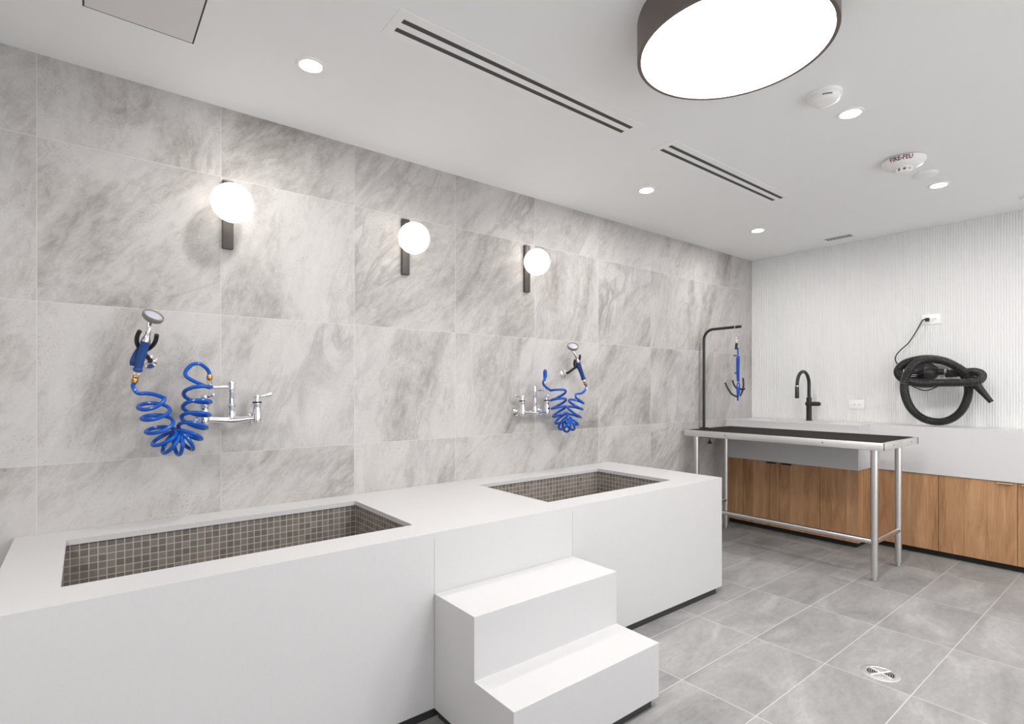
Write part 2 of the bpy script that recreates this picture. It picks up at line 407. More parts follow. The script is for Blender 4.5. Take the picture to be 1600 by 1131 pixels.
# ------------------------------------------------------------------ wall faucets
def wall_faucet(cx, cz, d, label):
    """d = +1: lever of the far valve points to +x, hose outlet on the -x side"""
    t = thing('wall_faucet', (cx, 2.55, cz), label, 'faucet', 'chrome wall faucets above the tubs')
    yb = 2.55
    mb = MB(); mb.tube([(cx-.10, yb, cz), (cx-.07, yb, cz), (cx-.03, yb, cz-.004), (cx, yb, cz-.005), (cx+.03, yb, cz-.004), (cx+.07, yb, cz), (cx+.10, yb, cz)], [.012, .012, .014, .017, .014, .012, .012], 16)
    mb.build('mixer_body', 'chrome', t)
    for sx in (-1, 1):
        x = cx+sx*.1015
        mb = MB(); mb.lathe((x, yb, cz-.022), (0, 0, 1), [(0, .012), (.004, .018), (.03, .021), (.055, .018), (.075, .016), (.08, .018), (.088, .018)], 20)
        mb.cyl((x, yb, cz), (x, WALL_Y, cz), .013)
        vb = mb.build('valve', 'chrome', t)
        MB().lathe((x, WALL_Y, cz), (0, -1, 0), [(0, .027), (.006, .026), (.012, .018), (.02, .016)], 24).build('wall_flange', 'chrome', vb)
        MB().cyl((x, yb, cz+.066), (x, yb, cz+.073), .0188).build('index_ring', 'black', vb)
        mb = MB(); mb.cyl((x, yb, cz+.073), (x, yb, cz+.098), .010)
        mb.lathe((x, yb, cz+.09), (0, 0, 1), [(0, .015), (.004, .016), (.012, .015), (.014, .008)], 16)
        e = V((d*.06 if sx == d else d*.03, -.004 if sx == d else -.04, .012))
        p = V((x, yb, cz+.094))
        mb.tube([p, p+e*.3, p+e*.7, p+e*.95, p+e], [.005, .0055, .0075, .007, .003], 10)
        mb.build('lever_handle', 'chrome', vb)
    mb = MB(); mb.lathe((cx, yb, cz), (0, 0, 1), [(0, .015), (.02, .017), (.045, .014), (.05, .016), (.062, .0165), (.066, .011), (.115, .009), (.12, .012), (.13, .013), (.148, .013), (.15, .0175), (.158, .018), (.162, .014)], 20)
    mb.build('riser', 'chrome', t)
    ox = cx-d*.0835
    mb = MB(); mb.tube([(cx, yb, cz+.137), (cx-d*.05, yb, cz+.136), (ox+d*.006, yb, cz+.135), (ox, yb, cz+.14), (ox, yb, cz+.16)], [.0065, .0065, .0065, .008, .008], 12)
    mb.lathe((ox, yb, cz+.15), (0, 0, 1), [(0, .008), (.002, .0105), (.012, .0105), (.014, .008)], 6)
    mb.build('hose_outlet', 'chrome', t)
    return V((ox, yb, cz+.164))
OUT1 = wall_faucet(.4935, CAMZ-.133, 1, 'chrome two-valve wall faucet above the near left tub')
OUT2 = wall_faucet(2.210, CAMZ-.150, -1, 'chrome two-valve wall faucet above the far right tub')

# ------------------------------------------------------------------ spray gun hooks and coiled hoses
def hook_and_sprayer(ros, head, bot, out, d, nrm, xs, lab_hook, lab_spray):
    # hook bracket
    g = bot.lerp(head, 0.56)                      # where the gun rests
    t = thing('sprayer_hook', ros, lab_hook, 'wall hook', 'black spray hooks on the stone wall')
    MB().lathe(ros, (0, -1, 0), [(0, .027), (.004, .027), (.007, .023), (.012, .014), (.032, .012), (.034, .009)], 24).build('wall_rosette', 'chrome', t)
    a = ros+V((0, -.03, 0)); ax = (head-bot).normalized()
    side = ax.cross(V((0, -1, 0))).normalized()
    back = g+V((0, .026, 0))-ax*.026
    pts = smooth_path([tuple(a), tuple(a+V((0, -.022, .004))), tuple(a.lerp(back, .6)+V((0, -.004, 0))), tuple(back)], 6)
    MB().tube(pts, .0085, 10).build('hook_arm', 'rubber', t)
    mb = MB(); fork = []
    for k in range(-8, 9):
        an = k/8*math.radians(115)
        fork.append(g+side*(.030*math.sin(an))+V((0, .026, 0))*math.cos(an)+ax*(-.026+.070*abs(k/8)**1.4))
    mb.tube(fork, .0078, 10); mb.build('hook_fork', 'rubber', t)
    # sprayer
    t = thing('pet_shower_sprayer', bot, lab_spray, 'sprayer', 'blue coiled pet sprayers')
    L = (head-bot).length
    P = lambda f: bot+ax*(L*f)
    mb = MB(); mb.lathe(P(.10), ax, [(0, .0125), (.004, .0165), (.01, .0165), (.014, .0135), (L*.30, .0145), (L*.44, .0155), (L*.47, .0165), (L*.50, .0165)], 18)
    gr = mb.build('grip', 'bluegrip', t)
    lv0 = P(.57)+V((0, .012, 0)); lv1 = P(.20)+V((-d*.018, .016, 0))
    MB().ribbon(smooth_path([tuple(lv0), tuple(lv0.lerp(lv1, .3)+V((-d*.008, .012, 0))), tuple(lv0.lerp(lv1, .75)+V((-d*.008, .012, 0))), tuple(lv1)], 5), .020, .006, side).build('squeeze_lever', 'bluegrip', t)
    hc = head
    n = nrm.normalized()
    mb = MB(); mb.lathe(P(.58), ax, [(0, .015), (.008, .0155), (.024, .012), (.03, .010)], 16)
    neck = smooth_path([tuple(P(.63)), tuple(P(.80)), tuple(hc-n*.022), tuple(hc-n*.006)], 5)
    mb.tube(neck, [.010]*len(neck), 12); mb.build('spray_neck', 'chrome', t)
    sh = MB().lathe(hc-n*.012, n, [(0, .012), (.003, .027), (.010, .035), (.020, .0375), (.026, .037), (.028, .034), (.026, .030), (.023, .030)], 32).build('spray_head', 'greyrubber', t)
    MB().lathe(hc+n*.010, n, [(0, .0295), (.0015, .0295), (.003, .025), (.0035, 0)], 32).build('spray_face', 'sprayface', sh)
    mb = MB(); mb.lathe(P(.10), -ax, [(0, .013), (.003, .0155), (.012, .0155), (.014, .011)], 16); mb.build('swivel_collar', 'chrome', t)
    mb = MB(); mb.lathe(P(.10)-ax*.014, -ax, [(0, .009), (.006, .0115), (.012, .009), (.018, .0115), (.028, .0115), (.032, .008)], 12); mb.build('brass_fitting', 'brass_fit', t)['label'] = 'brass fitting under the grip'
    h0 = P(.10)-ax*.044
    mb = MB(); mb.lathe(out, (0, 0, 1), [(0, .008), (.004, .0105), (.014, .0115), (.022, .0095), (.026, .008)], 12); mb.build('brass_fitting', 'brass_fit', t)['label'] = 'brass fitting on the faucet outlet'
    h1 = out+V((0, 0, .024))
    # coil: centreline, coil radius, phase (turns)
    ref = OUT1
    def q(px, py, y=2.485):
        p = on_y(px, py, y); rel = p-ref
        return out+V((rel.x*xs*d, rel.y, rel.z))
    R = .048
    ctl = []
    def add(p, r, ph): ctl.append((p.x, p.y, p.z, r, ph))
    add(h0, 0, .05); add(h0-ax*.018, .003, .08); add(q(224, 611), .026, .35)
    add(q(238, 628), R, 1.0); add(q(243, 645), R, 2.0); add(q(249, 665), R, 3.0); add(q(256, 682), R*.97, 4.0)
    add(q(264, 690), R*.95, 5.0); add(q(275, 693), R*.93, 6.0); add(q(286, 690), R*.95, 7.0); add(q(294, 682), R*.97, 8.0)
    add(q(301, 667), R, 9.0); add(q(306, 651), R, 10.0); add(q(308, 632), R, 11.0); add(q(309, 611), R, 12.0); add(q(309, 602), R*1.0, 12.35)
    smp = smooth_path(ctl, 60); cen = [V(s[:3]) for s in smp]
    pts = []; tprev = None; nv = None
    for i, s in enumerate(smp):
        tg = (cen[min(i+2, len(cen)-1)]-cen[max(i-2, 0)]).normalized()
        if nv is None: nv = (V((0, -1, 0))-tg*V((0, -1, 0)).dot(tg)).normalized()
        nv = (nv-tg*nv.dot(tg)).normalized(); bv = tg.cross(nv)*d
        an = 2*PI*s[4]
        pts.append(cen[i]+(nv*math.cos(an)+bv*math.sin(an)+tg*(.36*math.cos(an)))*max(s[3], 0))
    for _ in range(700):
        m_ = 170; pts[1:m_] = [(pts[i-1]+pts[i]*2+pts[i+1])/4 for i in range(1, m_)]
    # last open loop up and over to the outlet
    e0 = pts[-1]; tl = (pts[-1]-pts[-4]).normalized()
    if d > 0: over = [q(291, 588, 2.515), q(297, 572, 2.525), q(311, 568, 2.53), q(323, 576, 2.545)]
    else: over = [on_y(849, 600, 2.47), on_y(853, 588, 2.47), on_y(853, 580, 2.485), on_y(850.5, 580, 2.52)]
    tail = smooth_path([tuple(pts[-12]), tuple(e0)]+[tuple(p) for p in over]+[tuple(h1+V((0, 0, .006))), tuple(h1)], 10)[10:]
    pts += [V(p) for p in tail[1:]]
    clean = [pts[0]]
    for p in pts[1:]:
        if (p-clean[-1]).length > .0045: clean.append(p)
    clean[-1] = h1
    for p in clean: p.y = min(p.y, WALL_Y-.010)
    MB().tube(clean, .0076, 10).build('coiled_hose', 'bluehose', t)
hook_and_sprayer(V((.205, WALL_Y, CAMZ+.106)), V((.203, 2.46, CAMZ+.268)), V((.1535, 2.505, CAMZ+.040)), OUT1, 1, V((.32, -.55, .76)), 1.0,
    'black fork hook on the stone wall left of the near faucet', 'blue coiled hose sprayer above the near left tub')
hook_and_sprayer(V((2.518, WALL_Y, CAMZ+.099)), V((2.470, 2.475, CAMZ+.262)), V((2.625, 2.515, CAMZ+.034)), OUT2, -1, V((-.32, -.55, .76)), 1.10,
    'black fork hook on the stone wall right of the far faucet', 'blue coiled hose sprayer above the far right tub')

# ------------------------------------------------------------------ globe sconces
def sconce(x, label):
    t = thing('wall_sconce', (x, WALL_Y, CAMZ+.605), label, 'wall lamp', 'globe sconces on the stone wall')
    MB().box((x-.0215, WALL_Y-.02, CAMZ+.605), (x+.0215, WALL_Y, CAMZ+.900), .002).build('back_plate', 'bronze', t)
    MB().lathe((x, WALL_Y-.02, CAMZ+.781), (0, -1, 0), [(0, .022), (.012, .022)], 20).build('globe_holder', 'bronze', t)
    MB().sphere((x, WALL_Y-.107, CAMZ+.779), .081).build('glass_globe', 'globe', t)
    return t
sc0 = sconce(.4885, 'globe sconce nearest the camera, over the left tub')
dup(sc0, (1.342, WALL_Y, CAMZ+.605), 'middle globe sconce of the three on the stone wall')
dup(sc0, (2.190, WALL_Y, CAMZ+.605), 'globe sconce farthest along the stone wall, over the right faucet')

# ------------------------------------------------------------------ ceiling fittings
DC = V((1.656, .925)); DR = .3035
def drum(x, y, label):
    t = thing('drum_ceiling_light', (x, y, CEIL), label, 'ceiling lamp')
    z = CEIL-.120
    MB().lathe((x, y, CEIL), (0, 0, -1), [(0, DR), (.118, DR), (.120, DR-.0015), (.120, DR-.013), (.114, DR-.0135), (.114, DR-.03), (.0, DR-.03)], 96).build('drum_shade', 'drumside', t)
    MB().lathe((x, y, z+.006), (0, 0, -1), [(0, DR-.0142), (.0010, DR-.0142), (.0016, DR-.017), (.0018, 0)], 96).build('diffuser', 'drum', t)
    return t
d0 = drum(DC.x, DC.y, 'large round drum ceiling light with a taupe rim')
dup(d0, (3.3, -.9, CEIL), 'unseen drum ceiling light added to brighten the right side of the room')  # extra lamp out of view, added to brighten the right side
dup(d0, (-.98, .925, CEIL), 'unseen drum ceiling light added as fill at the near end of the room')  # another added lamp, unseen, fill light for the near end

def pot(x, y, label):
    t = thing('recessed_downlight', (x, y, CEIL), label, 'downlight', 'recessed ceiling downlights')
    MB().lathe((x, y, CEIL), (0, 0, -1), [(0, .054), (.003, .053), (.004, .049), (.004, .040), (0, .040)], 32).build('trim_ring', 'white', t)
    MB().lathe((x, y, CEIL), (0, 0, -1), [(0, .0395), (.0025, .0395), (.003, .037), (.003, 0)], 32).build('lens', 'pot', t)
    return t
p0 = pot(.670, 2.065, 'downlight above the near left tub, closest to the stone wall hatch')
for x, y, l in ((2.713, 2.079, 'downlight above the right tub, beside the shorter slot diffuser'),
                (4.084, 2.075, 'downlight farthest back, nearest the room corner above the table'),
                (2.664, .933, 'downlight beside the plain white smoke detector'),
                (4.021, .932, 'downlight beside the blank round plate near the fluted wall'),
                (2.664, -.21, 'downlight on the right side of the room, outside the row by the detector'),  # out-of-view extra, added for more light
                (4.021, -.21, 'unseen downlight added near the fluted wall to brighten the right side'),  # also added and unseen, brightens the far right
                ):
    dup(p0, (x, y, CEIL), l)

def slot_diffuser(x0, x1, label):
    y0, y1 = 1.575, 1.722
    t = thing('slot_diffuser', ((x0+x1)/2, (y0+y1)/2, CEIL), label, 'air vent', 'white linear slot diffusers')
    z0, z1 = CEIL-.0018, CEIL
    ys = [y0, 1.613, 1.6355, 1.6645, 1.687, y1]; e = .032
    mb = MB()
    mb.box((x0, ys[0], z0), (x1, ys[1], z1)); mb.box((x0, ys[4], z0), (x1, ys[5], z1))
    mb.box((x0, ys[1], z0), (x0+e, ys[4], z1)); mb.box((x1-e, ys[1], z0), (x1, ys[4], z1))
    mb.build('frame', 'offwhite', t, smooth=False)
    MB().box((x0+e, ys[2], z0), (x1-e, ys[3], z1)).build('center_bar', 'offwhite', t, smooth=False)
    for a in (1, 3): MB().box((x0+e, ys[a], CEIL-.001), (x1-e, ys[a+1], CEIL)).build('slot', 'slot', t, smooth=False)
slot_diffuser(.795, 2.040, 'longer white two-slot air diffuser in the ceiling above the tubs')
slot_diffuser(2.276, 3.540, 'white two-slot air diffuser farther along the ceiling, left of the detectors')

t = thing('ceiling_grille', (4.79, 1.765, CEIL), 'small white louvred ceiling grille by the fluted wall', 'air vent')
MB().box((4.725, 1.635, CEIL-.0020), (4.748, 1.895, CEIL)).box((4.836, 1.635, CEIL-.0020), (4.855, 1.895, CEIL)).box((4.748, 1.635, CEIL-.0020), (4.836, 1.665, CEIL)).box((4.748, 1.865, CEIL-.0020), (4.836, 1.895, CEIL)).build('frame', 'offwhite', t, smooth=False)
MB().box((4.748, 1.665, CEIL-.001), (4.836, 1.865, CEIL)).build('duct_opening', 'slot', t, smooth=False)
mb = MB()
for i in range(10):
    y = 1.671+i*.0205; mb.box((4.748, y, CEIL-.0020), (4.836, y+.006, CEIL-.0008))
mb.build('louvres', 'offwhite', t, smooth=False)

t = thing('access_hatch', (.15, 2.04, CEIL), 'square access hatch in the ceiling with a thin dark seam', 'access panel')
MB().box((-.005, 1.885, CEIL-.0008), (.303, 2.196, CEIL)).build('seam_frame', 'seam', t, smooth=False)
MB().box((0, 1.89, CEIL-.0016), (.298, 2.191, CEIL-.0004)).build('panel', 'hatch', t, smooth=False)

t = thing('smoke_detector', (2.405, .94, CEIL), 'plain white smoke detector beside the large drum light', 'smoke detector')
MB().lathe((2.405, .94, CEIL), (0, 0, -1), [(0, .066), (.010, .066), (.013, .063)], 40).build('base_plate', 'white', t)
MB().lathe((2.405, .94, CEIL-.012), (0, 0, -1), [(0, .059), (.008, .060), (.018, .055), (.026, .042), (.029, .02), (.029, 0)], 40).build('sensor_dome', 'white', t)
mb = MB()
for k in range(4):
    a0 = math.radians(196+k*9); mb.tube([V((2.405, .94, CEIL-.026))+V((math.cos(a0+j*.03), math.sin(a0+j*.03), 0))*.0585 for j in range(5)], .003, 6)
mb.build('sensor_slots', 'greyrubber', t)

D2 = V((3.424, .945, CEIL))
t = thing('fire_alarm_detector', D2, 'white fire alarm detector with dark red lettering', 'smoke detector')
MB().lathe(D2, (0, 0, -1), [(0, .080), (.006, .098), (.020, .098), (.036, .085), (.046, .060), (.048, .055), (.048, 0)], 48).build('housing', 'white', t)
mb = MB().lathe(D2-V((0, 0, .047)), (0, 0, -1), [(0, .042), (.004, .042), (.006, .03)], 28)
for k in range(8):
    a = 2*PI*k/8; c = D2+V((math.cos(a)*.032, math.sin(a)*.032, -.05)); mb.box(c-V((.005, .005, .018)), c+V((.005, .005, .002)))
mb.lathe(D2-V((0, 0, .066)), (0, 0, -1), [(0, .036), (.005, .036), (.007, .03), (.007, 0)], 28)
mb.build('sensor_cage', 'white', t)
MB().lathe(D2-V((0, 0, .05)), (0, 0, -1), [(0, .024), (.016, .024)], 20).build('sensor_core', 'greyrubber', t)
cu = bpy.data.curves.new('lettering_curve', 'FONT'); cu.body = 'FIRE-FEU'; cu.size = .0275; cu.align_x = 'CENTER'; cu.extrude = .0004; cu.offset = .0006
tmp = bpy.data.objects.new('lettering_tmp', cu); COL.objects.link(tmp)
me = bpy.data.meshes.new_from_object(tmp.evaluated_get(bpy.context.evaluated_depsgraph_get()))
bpy.data.objects.remove(tmp)
bm = bmesh.new(); bm.from_mesh(me)
bmesh.ops.subdivide_edges(bm, edges=bm.edges, cuts=2)
a0 = math.radians(189)
for v in bm.verts:
    u, h, w = v.co; zz = -.029+h          # height below the ceiling along the rim and cone
    zz = min(max(zz, -.036), -.004)
    r = .098 if zz > -.020 else .098-(-.020-zz)*.8
    an = a0+u/.098
    v.co = V((math.cos(an)*(r+.0006+w), math.sin(an)*(r+.0006+w), zz))
bm.to_mesh(me); bm.free(); me.name = 'lettering'; me.materials.clear(); me.materials.append(M['red'])
o = bpy.data.objects.new('lettering', me); COL.objects.link(o); o.parent = t; o['label'] = 'dark red lettering'

tag(MB().lathe((3.757, .932, CEIL), (0, 0, -1), [(0, .058), (.006, .058), (.008, .055), (.009, 0)], 40).build('sprinkler_cover', 'ceiling'), 'blank round white cover plate between the fire alarm and a downlight', 'cover plate')
tag(MB().lathe((4.705, .625, CEIL), (0, 0, -1), [(0, .045), (.010, .045), (.014, .040), (.015, 0)], 32).build('sprinkler_cover', 'offwhite'), 'small round plate on the ceiling at the right edge by the fluted wall', 'cover plate')

# ------------------------------------------------------------------ floor drain
DX, DY = 2.665, .818
t = thing('floor_drain', (DX, DY, 0), 'round metal floor drain with slotted grate in the grey floor', 'drain')
MB().lathe((DX, DY, 0), (0, 0, 1), [(0, .072), (.0015, .072), (.0025, .069), (.0025, .053), (.0015, .052), (0, .052)], 48).build('drain_ring', 'steel_edge', t)
MB().lathe((DX, DY, 0), (0, 0, 1), [(0, .0515), (.0008, .0515), (.0008, 0)], 40).build('sump', 'kick_black', t)
mb = MB()
for r in (.010, .018, .026, .034, .042, .050):
    ring = [V((DX+r*math.cos(2*PI*k/40), DY+r*math.sin(2*PI*k/40), .0012)) for k in range(40)]
    mb.tube(ring, .0012, 6, closed=True)
for a in (65, 155):
    dx, dy = math.cos(math.radians(a)), math.sin(math.radians(a))
    mb.tube([(DX-.052*dx, DY-.052*dy, .0012), (DX+.052*dx, DY+.052*dy, .0012)], .004, 8)
mb.build('grate', 'steel_edge', t)

# ------------------------------------------------------------------ end wall run: worktop, sink, cabinets
CT, CB = .937, .595                       # worktop top and apron bottom
LX, RX, CY = 4.56, 4.80, 1.545            # sink section front, shallow section front, inner corner
CE = -.60                                 # run ends beyond the frame
SKX0, SKX1, SKY0, SKY1 = 4.63, 4.84, 1.80, 2.28
t = thing('worktop', (4.85, 1.0, CB), 'white quartz worktop with deep apron along the fluted wall', 'worktop')
gx = WALL_X-.0055
mb = MB()
mb.box((LX, CY, CB), (LX+.02, WALL_Y-.001, CT)); mb.box((LX+.02, CY, CB), (RX+.02, CY+.02, CT))
mb.box((RX, CE, CB), (RX+.02, CY, CT)); mb.box((RX+.02, CE, CB), (gx, CE+.02, CT))
mb.build('apron', 'counter', t, smooth=False)
mb = MB(); z0 = CT-.02
mb.box((LX+.02, CY+.02, z0), (SKX0, WALL_Y-.001, CT)); mb.box((SKX1, CY+.02, z0), (gx, WALL_Y-.001, CT))
mb.box((SKX0, CY+.02, z0), (SKX1, SKY0, CT)); mb.box((SKX0, SKY1, z0), (SKX1, WALL_Y-.001, CT))
mb.box((RX+.02, CE+.02, z0), (gx, CY+.02, CT))
mb.build('slab', 'counter', t, smooth=False)
mb = MB(); w = .008; sb = .76
mb.box((SKX0-w, SKY0-w, sb-w), (SKX1+w, SKY1+w, sb))
mb.box((SKX0-w, SKY0-w, sb), (SKX0, SKY1+w, z0)); mb.box((SKX1, SKY0-w, sb), (SKX1+w, SKY1+w, z0))
mb.box((SKX0, SKY0-w, sb), (SKX1, SKY0, z0)); mb.box((SKX0, SKY1, sb), (SKX1, SKY1+w, z0))
sk = mb.build('sink_basin', 'white', t, smooth=False); sk['label'] = 'white undermount sink basin'
MB().lathe(((SKX0+SKX1)/2, (SKY0+SKY1)/2, sb), (0, 0, 1), [(0, .04), (.002, .04), (.003, 0)], 20).build('sink_drain', 'chrome', sk)

DZ0, DZ1, TH, GAP = .046, .592, .018, .0015
def cabinet(x, ya, yb_, fronts, label, end=None):
    """fronts: list of (y_high, y_low, kind, handle_side)"""
    t = thing('base_cabinet', ((x+WALL_X)/2, (ya+yb_)/2, 0), label, 'cabinet')
    lo_, hi_ = min(ya, yb_), max(ya, yb_)
    MB().box((x+TH, lo_+.002, DZ0), (gx, hi_-.002, DZ1-.001)).build('carcass', 'carcass', t, smooth=False)
    MB().box((x+.045, lo_+(.03 if end else 0), 0), (gx, hi_-.001, DZ0)).build('toe_kick', 'kick_black', t, smooth=False)
    for h, l, kind, hs in fronts:
        p = MB().box((x, l+GAP, DZ0), (x+TH, h-GAP, DZ1), .0006, 1).build(kind, 'wood', t, smooth=False)
        if hs:
            hy = (l+.022, l+.102) if hs < 0 else (h-.102, h-.022)
            mb = MB(); mb.box((x-.016, hy[0], DZ1-.004), (x+.004, hy[1], DZ1-.001)); mb.box((x-.016, hy[0], DZ1-.012), (x-.013, hy[1], DZ1-.001))
            hd = mb.build('pull_handle', 'brass' if x > 4.7 else 'black', p, smooth=False)
    if end: MB().box((x+TH+.0005, end, DZ0), (RX+.012, end+TH-.001, DZ1), .0006, 1).build('end_panel', 'wood', t, smooth=False)
LXD, RXD = LX+.008, RX+.008
cabinet(LXD, WALL_Y-.001, CY, [(WALL_Y-.002, 2.452, 'filler_panel', 0), (2.452, 2.136, 'door', -1), (2.136, 1.817, 'door', 1), (1.817, CY, 'fixed_panel', 0)],
    'wood sink cabinet behind the grooming table', CY-.0)
# shallow run: its carcass starts at the inner corner
cabinet(RXD, CY-.001, .28, [(CY-.001, 1.117, 'fixed_panel', 0), (1.117, .698, 'door', -1), (.698, .28, 'door', 1)],
    'shallow wood cabinet with brass tab pulls under the dryer')
cabinet(RXD, .279, CE, [(.279, -.15, 'door', -1), (-.15, CE, 'door', 1)], 'shallow wood cabinet nearest the right wall, last of the run')

# sink faucet
fx, fy = 4.917, 2.045
t = thing('kitchen_faucet', (fx, fy, CT), 'matte black gooseneck faucet behind the sink', 'faucet')
MB().lathe((fx, fy, CT), (0, 0, 1), [(0, .029), (.004, .028), (.006, .0215), (.125, .0215), (.127, .0225), (.165, .0225), (.167, .0205), (.200, .0205), (.203, .015)], 24).build('faucet_body', 'black', t)
R_, zc_ = .098, CT+.325; pts = [V((fx, fy, CT+.2)), V((fx, fy, CT+.26)), V((fx, fy, zc_))]
for k in range(1, 17):
    a = PI*k/16; pts.append(V((fx-R_+R_*math.cos(a), fy+.012*k/16, zc_+R_*math.sin(a))))
pts.append(V((fx-2*R_, fy+.014, zc_-.02)))
MB().tube(pts, .0135, 16).build('spout', 'black', t)
MB().cyl((fx-2*R_, fy+.014, zc_-.03), (fx-2*R_, fy+.014, zc_-.02), .0128).build('spout_band', 'chrome', t)
MB().lathe((fx-2*R_-.001, fy+.014, zc_-.03), (0, 0, -1), [(0, .013), (.004, .0155), (.09, .0165), (.098, .0155), (.1, .012)], 20).build('pull_down_head', 'black', t)
mb = MB(); zl = CT+.146
mb.tube([(fx, fy-.018, zl), (fx, fy-.020, zl), (fx, fy-.083, zl), (fx, fy-.085, zl), (fx, fy-.086, zl), (fx, fy-.093, zl)], [.0165, .0185, .0185, .0165, .013, .013], 20)
mb.build('lever_handle', 'black', t)
MB().cyl((fx, fy+.018, zl), (fx, fy+.027, zl), .015, bev=.002).build('side_cap', 'black', t)

# ------------------------------------------------------------------ outlets
def outlet(y0, y1, z0, z1, label):
    xf = WALL_X-.0045
    t = thing('electrical_outlet', (WALL_X, (y0+y1)/2, z0), label, 'outlet', 'white duplex outlets on the fluted wall')
    MB().box((xf-.006, y0, z0), (WALL_X, y1, z1), .002).build('cover_plate', 'white', t)
    zc = (z0+z1)/2
    for s in (-1, 1):
        yc = (y0+y1)/2+s*.0195
        f = MB().box((xf-.0075, yc-.0165, zc-.0145), (xf-.005, yc+.0165, zc+.0145), .001).build('receptacle', 'white', t)
        mb = MB(); mb.box((xf-.0079, yc-.004, zc+.004), (xf-.0074, yc+.004, zc+.0062)); mb.box((xf-.0079, yc-.004, zc-.0062), (xf-.0074, yc+.003, zc-.004)); mb.lathe((xf-.0074, yc-.0095, zc), (-1, 0, 0), [(0, .0027), (.0005, .0027)], 10)
        mb.build('pin_slots', 'ink', f, smooth=False)
    mb = MB().lathe((xf-.006, (y0+y1)/2, zc), (-1, 0, 0), [(0, .003), (.001, .003)], 10); mb.build('screw', 'white', t)
    return (y0+y1)/2, zc
outlet(1.657, 1.771, 1.046, 1.121, 'white outlet low on the fluted wall right of the black faucet')
oy, oz = outlet(1.154, 1.268, 1.701, 1.778, 'white outlet high on the fluted wall with a black plug in it')

# ------------------------------------------------------------------ dryer
t = thing('pet_dryer', (4.9, 1.2, 1.3), 'black wall-hung pet dryer with looped ribbed hose and nozzle', 'pet dryer')
by, bz, bx = 1.245, CAMZ+.118, 4.925
mb = MB(); mb.lathe((bx, by+.10, bz), (0, -1, 0), [(0, .02), (.004, .055), (.012, .068), (.03, .074), (.10, .074), (.13, .072)], 32)
body = mb.build('motor_housing', 'plastic', t)
MB().lathe((bx, by-.03, bz), (0, -1, 0), [(0, .072), (.01, .070), (.035, .062), (.06, .042), (.072, .024)], 32).build('outlet_cone', 'black', t)
mb = MB()
for zz in (.0, -.012):
    mb.box((bx-.0752, by-.015, bz-.022+zz), (bx-.070, by+.07, bz-.018+zz))
mb.build('trim_strip', 'chrome', body)
mb = MB(); mb.tube(smooth_path([(bx, by+.05, bz+.068), (bx-.01, by+.045, bz+.095), (bx-.01, by-.01, bz+.10), (bx, by-.02, bz+.066)], 6), .009, 10); mb.build('carry_handle', 'black', t)
MB().box((bx+.03, by-.03, bz-.06), (WALL_X-.004, by+.08, bz+.06), .006).build('wall_bracket', 'black', t)
MB().lathe((bx, by-.10, bz), (0, -1, 0), [(0, .023), (.02, .023), (.03, .021), (.055, .021)], 20).build('outlet_tube', 'plastic', t)
MB().lathe((bx, by-.140, bz), (0, -1, 0), [(0, .0258), (.012, .0258)], 24).build('hose_clamp', 'steel', t)
HR = .0285
ctl = [(1479, 584, 4.925), (1492, 583, 4.915), (1508, 581.5, 4.90), (1524, 581, 4.87), (1534, 586, 4.81), (1528, 595, 4.765), (1505, 597.5, 4.75), (1470, 598, 4.75), (1435, 598.5, 4.76), (1412, 593, 4.79),
       (1403, 581, 4.845), (1411, 569, 4.89), (1430, 562, 4.925), (1455, 560, 4.945), (1482, 566, 4.96), (1503, 582, 4.955), (1513, 603, 4.935), (1511, 624, 4.915), (1501, 643, 4.90), (1485, 655, 4.885),
       (1465, 659, 4.865), (1443, 654, 4.83), (1425, 640, 4.79), (1415, 620, 4.735), (1413, 598, 4.69), (1421, 578, 4.70), (1436, 565, 4.75), (1456, 562, 4.79), (1477, 565, 4.82), (1495, 573, 4.85), (1509, 583, 4.88), (1519, 594, 4.90)]
pc = [tuple(on_x(*c)) for c in ctl]
raw = [V(p) for p in smooth_path(pc, 40)]
acc = 0; step = .0034; pts = [raw[0]]
for a, b in zip(raw, raw[1:]):
    L = (b-a).length
    while L > 0 and acc+L >= step:
        f = (step-acc)/L; a = a.lerp(b, f); pts.append(a); L = (b-a).length; acc = 0
    acc += L
for _ in range(6):
    pts = [pts[0]]+[(pts[i-1]+pts[i]*2+pts[i+1])/4 for i in range(1, len(pts)-1)]+[pts[-1]]
rad = [HR*(1.0, .89, .89)[i % 3] for i in range(len(pts))]
MB().tube(pts, rad, 16).build('ribbed_hose', 'hose', t)
n0 = pts[-1]; n1 = on_x(1549, 628, 4.90); nd = (n1-n0).normalized()
nl = (n1-n0).length
MB().lathe(n0-nd*.01, nd, [(0, .030), (.03, .0315), (.06, .030), (.075, .025), (.09, .024), (nl*.75, .019), (nl+.01, .0155), (nl+.01, .011)], 20).build('nozzle', 'rubber', t)
# power cord and its slack
plug = V((WALL_X-.0125, oy+.0195, oz))
MB().box(plug+V((-.020, -.012, -.014)), plug+V((0, .014, .012)), .004).build('plug', 'rubber', t)
cp = [tuple(plug+V((-.016, .012, 0))), tuple(plug+V((-.018, .03, -.008)))]+[tuple(on_x(*c)) for c in ((1432, 517, 4.99), (1420, 535, 4.985), (1406, 548, 4.98), (1399.5, 557, 4.975), (1400, 565, 4.97), (1408, 573, 4.96), (1422, 580, 4.95))]
MB().tube(smooth_path(cp, 10), .0042, 8).build('power_cord', 'rubber', t)
for k, (sag, xx) in enumerate(((610, 4.93), (605, 4.95))):
    cp = [tuple(on_x(*c)) for c in ((1412, 592, xx), (1422, 601, xx), (1445, sag, xx), (1468, 602, xx), (1474, 594, xx))]
    MB().tube(smooth_path(cp, 8), .0040, 8).build('cord_slack', 'rubber', t)

